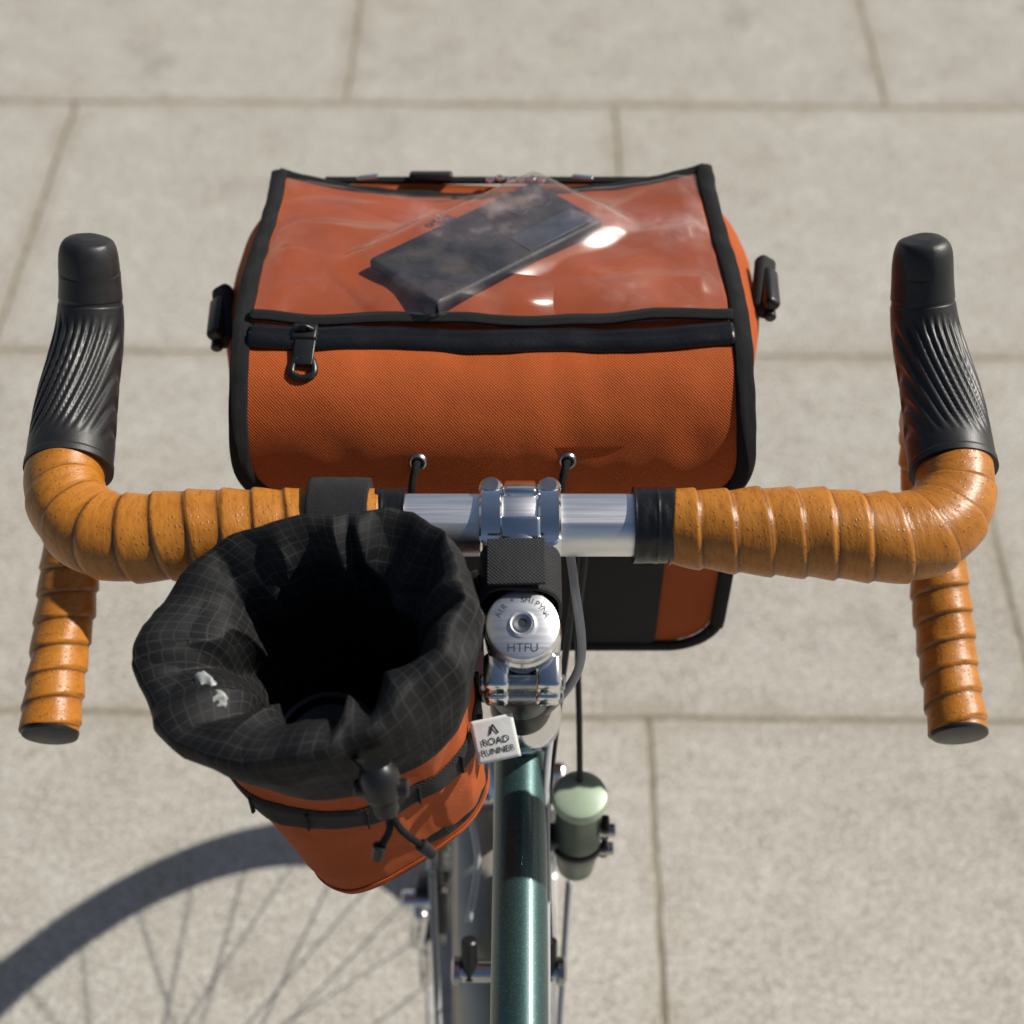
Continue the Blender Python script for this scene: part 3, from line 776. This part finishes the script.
# ================================================================== STEM BAG
sb_ = empty('stem_bag')
cx0, cx1 = -.060, -.092
prof2 = [
    (.870, .001, .001, 0, 0), (.869, .044, .042, 0, 0), (.873, .0490, .047, 0, .1), (.895, .0535, .050, 0, .25), (.925, .0590, .054, 0, .35),
    (.950, .0630, .057, 0, .35), (.970, .0665, .060, 0, .5), (.977, .0695, .062, 1, .8), (.990, .0750, .067, 1, 1.1), (1.004, .0785, .0720, 1, 1.2),
    (1.015, .0770, .0725, 1, 1.2), (1.021, .0710, .068, 1, 1.2), (1.018, .0600, .057, 1, 1.3), (1.005, .0480, .045, 1, 1.3), (.985, .0445, .041, 1, 1.1),
    (.94, .048, .044, 1, .5), (.905, .048, .045, 1, .2), (.892, .045, .042, 1, 0), (.890, .001, .001, 1, 0)]
def sbc(z):
    t = (z-.868)/(1.0-.868); t = max(0, min(1.15, t))
    return cx0+(cx1-cx0)*t, .396+.006*t
def ang(a, c):
    d = (a-c+math.pi) % (2*math.pi)-math.pi; return d
npf = len(prof2)-1
def sbag(u, v):
    z, rx, ry, _, cr_ = cr(prof2, u*npf)
    a = 2*math.pi*v; ca, sa = math.cos(a), math.sin(a)
    cx, cy = sbc(z)
    low = max(0, min(1, (.97-z)/.08))*(1 if rx > .02 and u < .4 else 0)
    kk = 1+low*(.24*math.exp(-(ang(a, R(-118))/R(24))**2)-.10*math.exp(-(ang(a, R(-55))/R(30))**2)-.08*math.exp(-(ang(a, R(-168))/R(25))**2))
    x, y = rx*ca*kk, ry*sa*kk
    w1 = noise.noise(V((ca*1.3+2, sa*1.3, z*14)))
    aa = a+.8*w1
    tri = ((aa*9/(2*math.pi)+.9*noise.noise(V((ca*2, sa*2, z*10)))) % 1.0)
    pleat = 1-2*abs(tri-.5)
    inner = max(0, min(1, (u*npf-10.5)/2))
    soft = noise.noise(V((ca*1.8, sa*1.8+7, z*16)))
    rid = 1-min(1, abs(noise.noise(V((ca*1.9+5, sa*1.9, z*16))))*2.6)
    rid2 = 1-min(1, abs(noise.noise(V((ca*4.2+1, sa*4.2+3, z*34))))*2.4)
    back = math.exp(-(ang(a, R(95))/R(48))**2)
    q_ = 1-.45*back
    d = cr_*q_*((.0010+.0066*inner)*(pleat-.5)+.0030*(rid-.4)+.0007*rid2+.0062*soft)
    hz = cr_*q_*(.0042*noise.noise(V((ca*1.9+9, sa*1.9, z*8)))+.0026*(rid-.3)+.0007*rid2-.0042*inner*(pleat-.5)) if z > .965 else 0
    k = max(0, (z-.96)/.06)
    tilt = .20*x*k
    if z < .91 and u < .4: tilt += .30*max(0, x+.02)*max(0, 1-(z-.867)/.04)
    ix, iy = .006*inner, .003*inner
    bz = .013*back*min(1, k*1.2) if u > .4 or z > .98 else 0
    by = -.012*back*min(1.2, k+.2)
    return V((cx+x+ca*d-.001+ix, cy+y+sa*d+.10*x*k+iy+by, z+hz+tilt+bz))
sw = 6.2/npf
grid('stem_bag_body', sbag, 260, 380, [M_or2, M_bl], sb_, wrap=True, mfun=lambda u, v: 0 if u < sw else 1)
def band(zc, hw_, off, name, mat):
    def f(u, v):
        z = zc+(u-.5)*2*hw_
        for i in range(1, 8):
            if prof2[i+1][0] >= z: break
        f_ = (z-prof2[i][0])/(prof2[i+1][0]-prof2[i][0])
        t = (i+max(0, min(1, f_)))/npf
        p = sbag(t, v); cx, cy = sbc(z)
        d = V((p.x-cx, p.y-cy, 0)).normalized()
        return p+d*(off if 0.04 < u < .96 else off*.3)
    grid(name, f, 8, 160, mat, sb_, wrap=True)
band(.950, .0085, .0020, 'webbing_band', M_web)
band(.8755, .0022, .0012, 'bottom_seam', M_or2)
for k in range(9):
    a = -2.2+k*.42
    t = 5.05/npf
    p = sbag(t, (a/(2*math.pi)) % 1); cx, cy = sbc(.950); d = V((p.x-cx, p.y-cy, 0)).normalized()
    box('bartack', p+d*.0026, (.0012, .0022, .014), M_bind, sb_, (0, 0, math.atan2(d.y, d.x)+math.pi/2), .0004)
def strapdisp(s, th, L): return .0006*noise.noise(V((s*160, math.cos(th)*2, math.sin(th)*2)))
sweep('bar_strap', [(-.071, BY, BZ), (-.101, BY, BZ)], .0240, M_web2, sb_, nseg=48, step=.002, disp=strapdisp)
c0 = V((CX, BY-.035, BZ-.005))
def sst(u, v):
    a = 2*math.pi*v
    ca, sa = math.cos(a), math.sin(a)
    x = .0195*math.copysign(abs(ca)**.75, ca); z = .0180*math.copysign(abs(sa)**.8, sa)
    y = (u-.5)*.027
    return V((c0.x+x, c0.y+y, c0.z+z+y*.12+.0014*noise.noise(V((x*60, y*60, z*30)))))
grid('stem_strap', sst, 14, 72, M_web2, sb_, wrap=True, thick=.0016)
sst0 = c0+V((0, 0, .0192))
box('stem_strap_overlap', sst0+V((-.002, 0, .0008)), (.028, .0262, .0016), M_web2, sb_, (R(5), R(-2), 0), .0005)
sweep('stem_strap_tail', [(CX-.018, BY-.038, BZ+.002), (CX-.030, BY-.042, BZ-.002), (CX-.042, BY-.048, BZ-.012)], (.002, .012), M_web2, sb_, nseg=10, step=.003)
cl = V((-.0575, .330, 1.006))
ax = V((.15, -.45, -.75)).normalized()
lathe('cord_lock', [(0, -.002), (.0062, -.002), (.0084, .001), (.0090, .006), (.0086, .012), (.0072, .015), (.0056, .016), (.0056, .021), (.0044, .0235), (0, .024)], cl+ax*-.006, ax, M_bplast, sb_, 32)
tube('cord_lock_button', cl+ax*.004-V((.012, 0, 0)), cl+ax*.004+V((.012, 0, 0)), .0042, M_bplast, sb_, bev=.001)
e0 = cl+ax*.015
sweep('draw_cord', [tuple(cl+V((-.020, .016, .006))), tuple(cl+V((-.008, .006, .003))), tuple(cl), tuple(e0), tuple(e0+V((.001, -.004, -.010))), tuple(e0+V((-.004, -.008, -.020)))], .0017, M_bind, sb_, nseg=10, step=.002)
sweep('draw_cord', [tuple(cl+V((.020, .014, .006))), tuple(cl+V((.008, .006, .003))), tuple(cl+V((.002, 0, 0))), tuple(e0+V((.002, 0, 0))), tuple(e0+V((.006, -.004, -.010))), tuple(e0+V((.015, -.007, -.020)))], .0017, M_bind, sb_, nseg=10, step=.002)
tube('cord_end', e0+V((-.0035, -.0075, -.018)), e0+V((-.0055, -.010, -.026)), .0032, M_bplast, sb_, r2=.0026, nseg=16, bev=.0006)
tube('cord_end', e0+V((.0140, -.0065, -.019)), e0+V((.0200, -.0085, -.026)), .0032, M_bplast, sb_, r2=.0026, nseg=16, bev=.0006)
lc = V((-.0080, .379, .9600))
lx_ = V((.97, .17, .12)).normalized(); ly_ = V((-.12, .75, .62)); ly_ = (ly_-lx_*ly_.dot(lx_)).normalized(); ln = lx_.cross(ly_)
def lab(u, v):
    return lc+lx_*(v-.5)*.021+ly_*(u-.5)*.021+ln*(.0004*math.sin(v*3.0)+.0002*math.sin(u*5))
grid('woven_label', lab, 12, 12, M_white, sb_, thick=.0006)
def labM(du, dv, h=.0011):
    o = lc+lx_*du+ly_*dv+ln*h
    return Matrix(((lx_.x, ly_.x, ln.x, o.x), (lx_.y, ly_.y, ln.y, o.y), (lx_.z, ly_.z, ln.z, o.z), (0, 0, 0, 1)))
text('label_print', 'ROAD', .0048, M_ink, sb_, labM(0, -.0008), .00003)
text('label_print', 'RUNNER', .0042, M_ink, sb_, labM(0, -.0055), .00003)
text('label_print', '^', .0120, M_ink, sb_, labM(0, .0028), .00003)

wr = empty('pale_rim_lump')  # added grey lump standing in for a pale patch on the collar rim
bm = bmesh.new(); bmesh.ops.create_icosphere(bm, subdivisions=5, radius=1)
for v in bm.verts:
    n_ = v.co.normalized(); r = 1+.55*noise.noise(n_*1.5+V((3, 0, 0)))+.30*(1-abs(noise.noise(n_*2.6))*2)
    v.co = V((n_.x*.0105*r, n_.y*.0070*r, n_.z*.0045*r))
for f in bm.faces: f.smooth = True
me = bpy.data.meshes.new('pale_lump_film'); bm.to_mesh(me); bm.free(); me.materials.append(M_lump)
ob = bpy.data.objects.new('pale_lump_film', me); S.collection.objects.link(ob); ob.location = (-.138, .3735, 1.0015); ob.rotation_euler = (0.5, 0.35, -.7); ob.parent = wr
ln_ = empty('lens_barrel')
lathe('lens_rings', [(.028, -.02), (.028, .0), (.0285, .002), (.026, .004), (.024, .003), (.022, -.002), (.018, -.004), (0, -.005)], (-.092, .392, .935), (-.1, -.15, 1), M_bplast, ln_, 48)
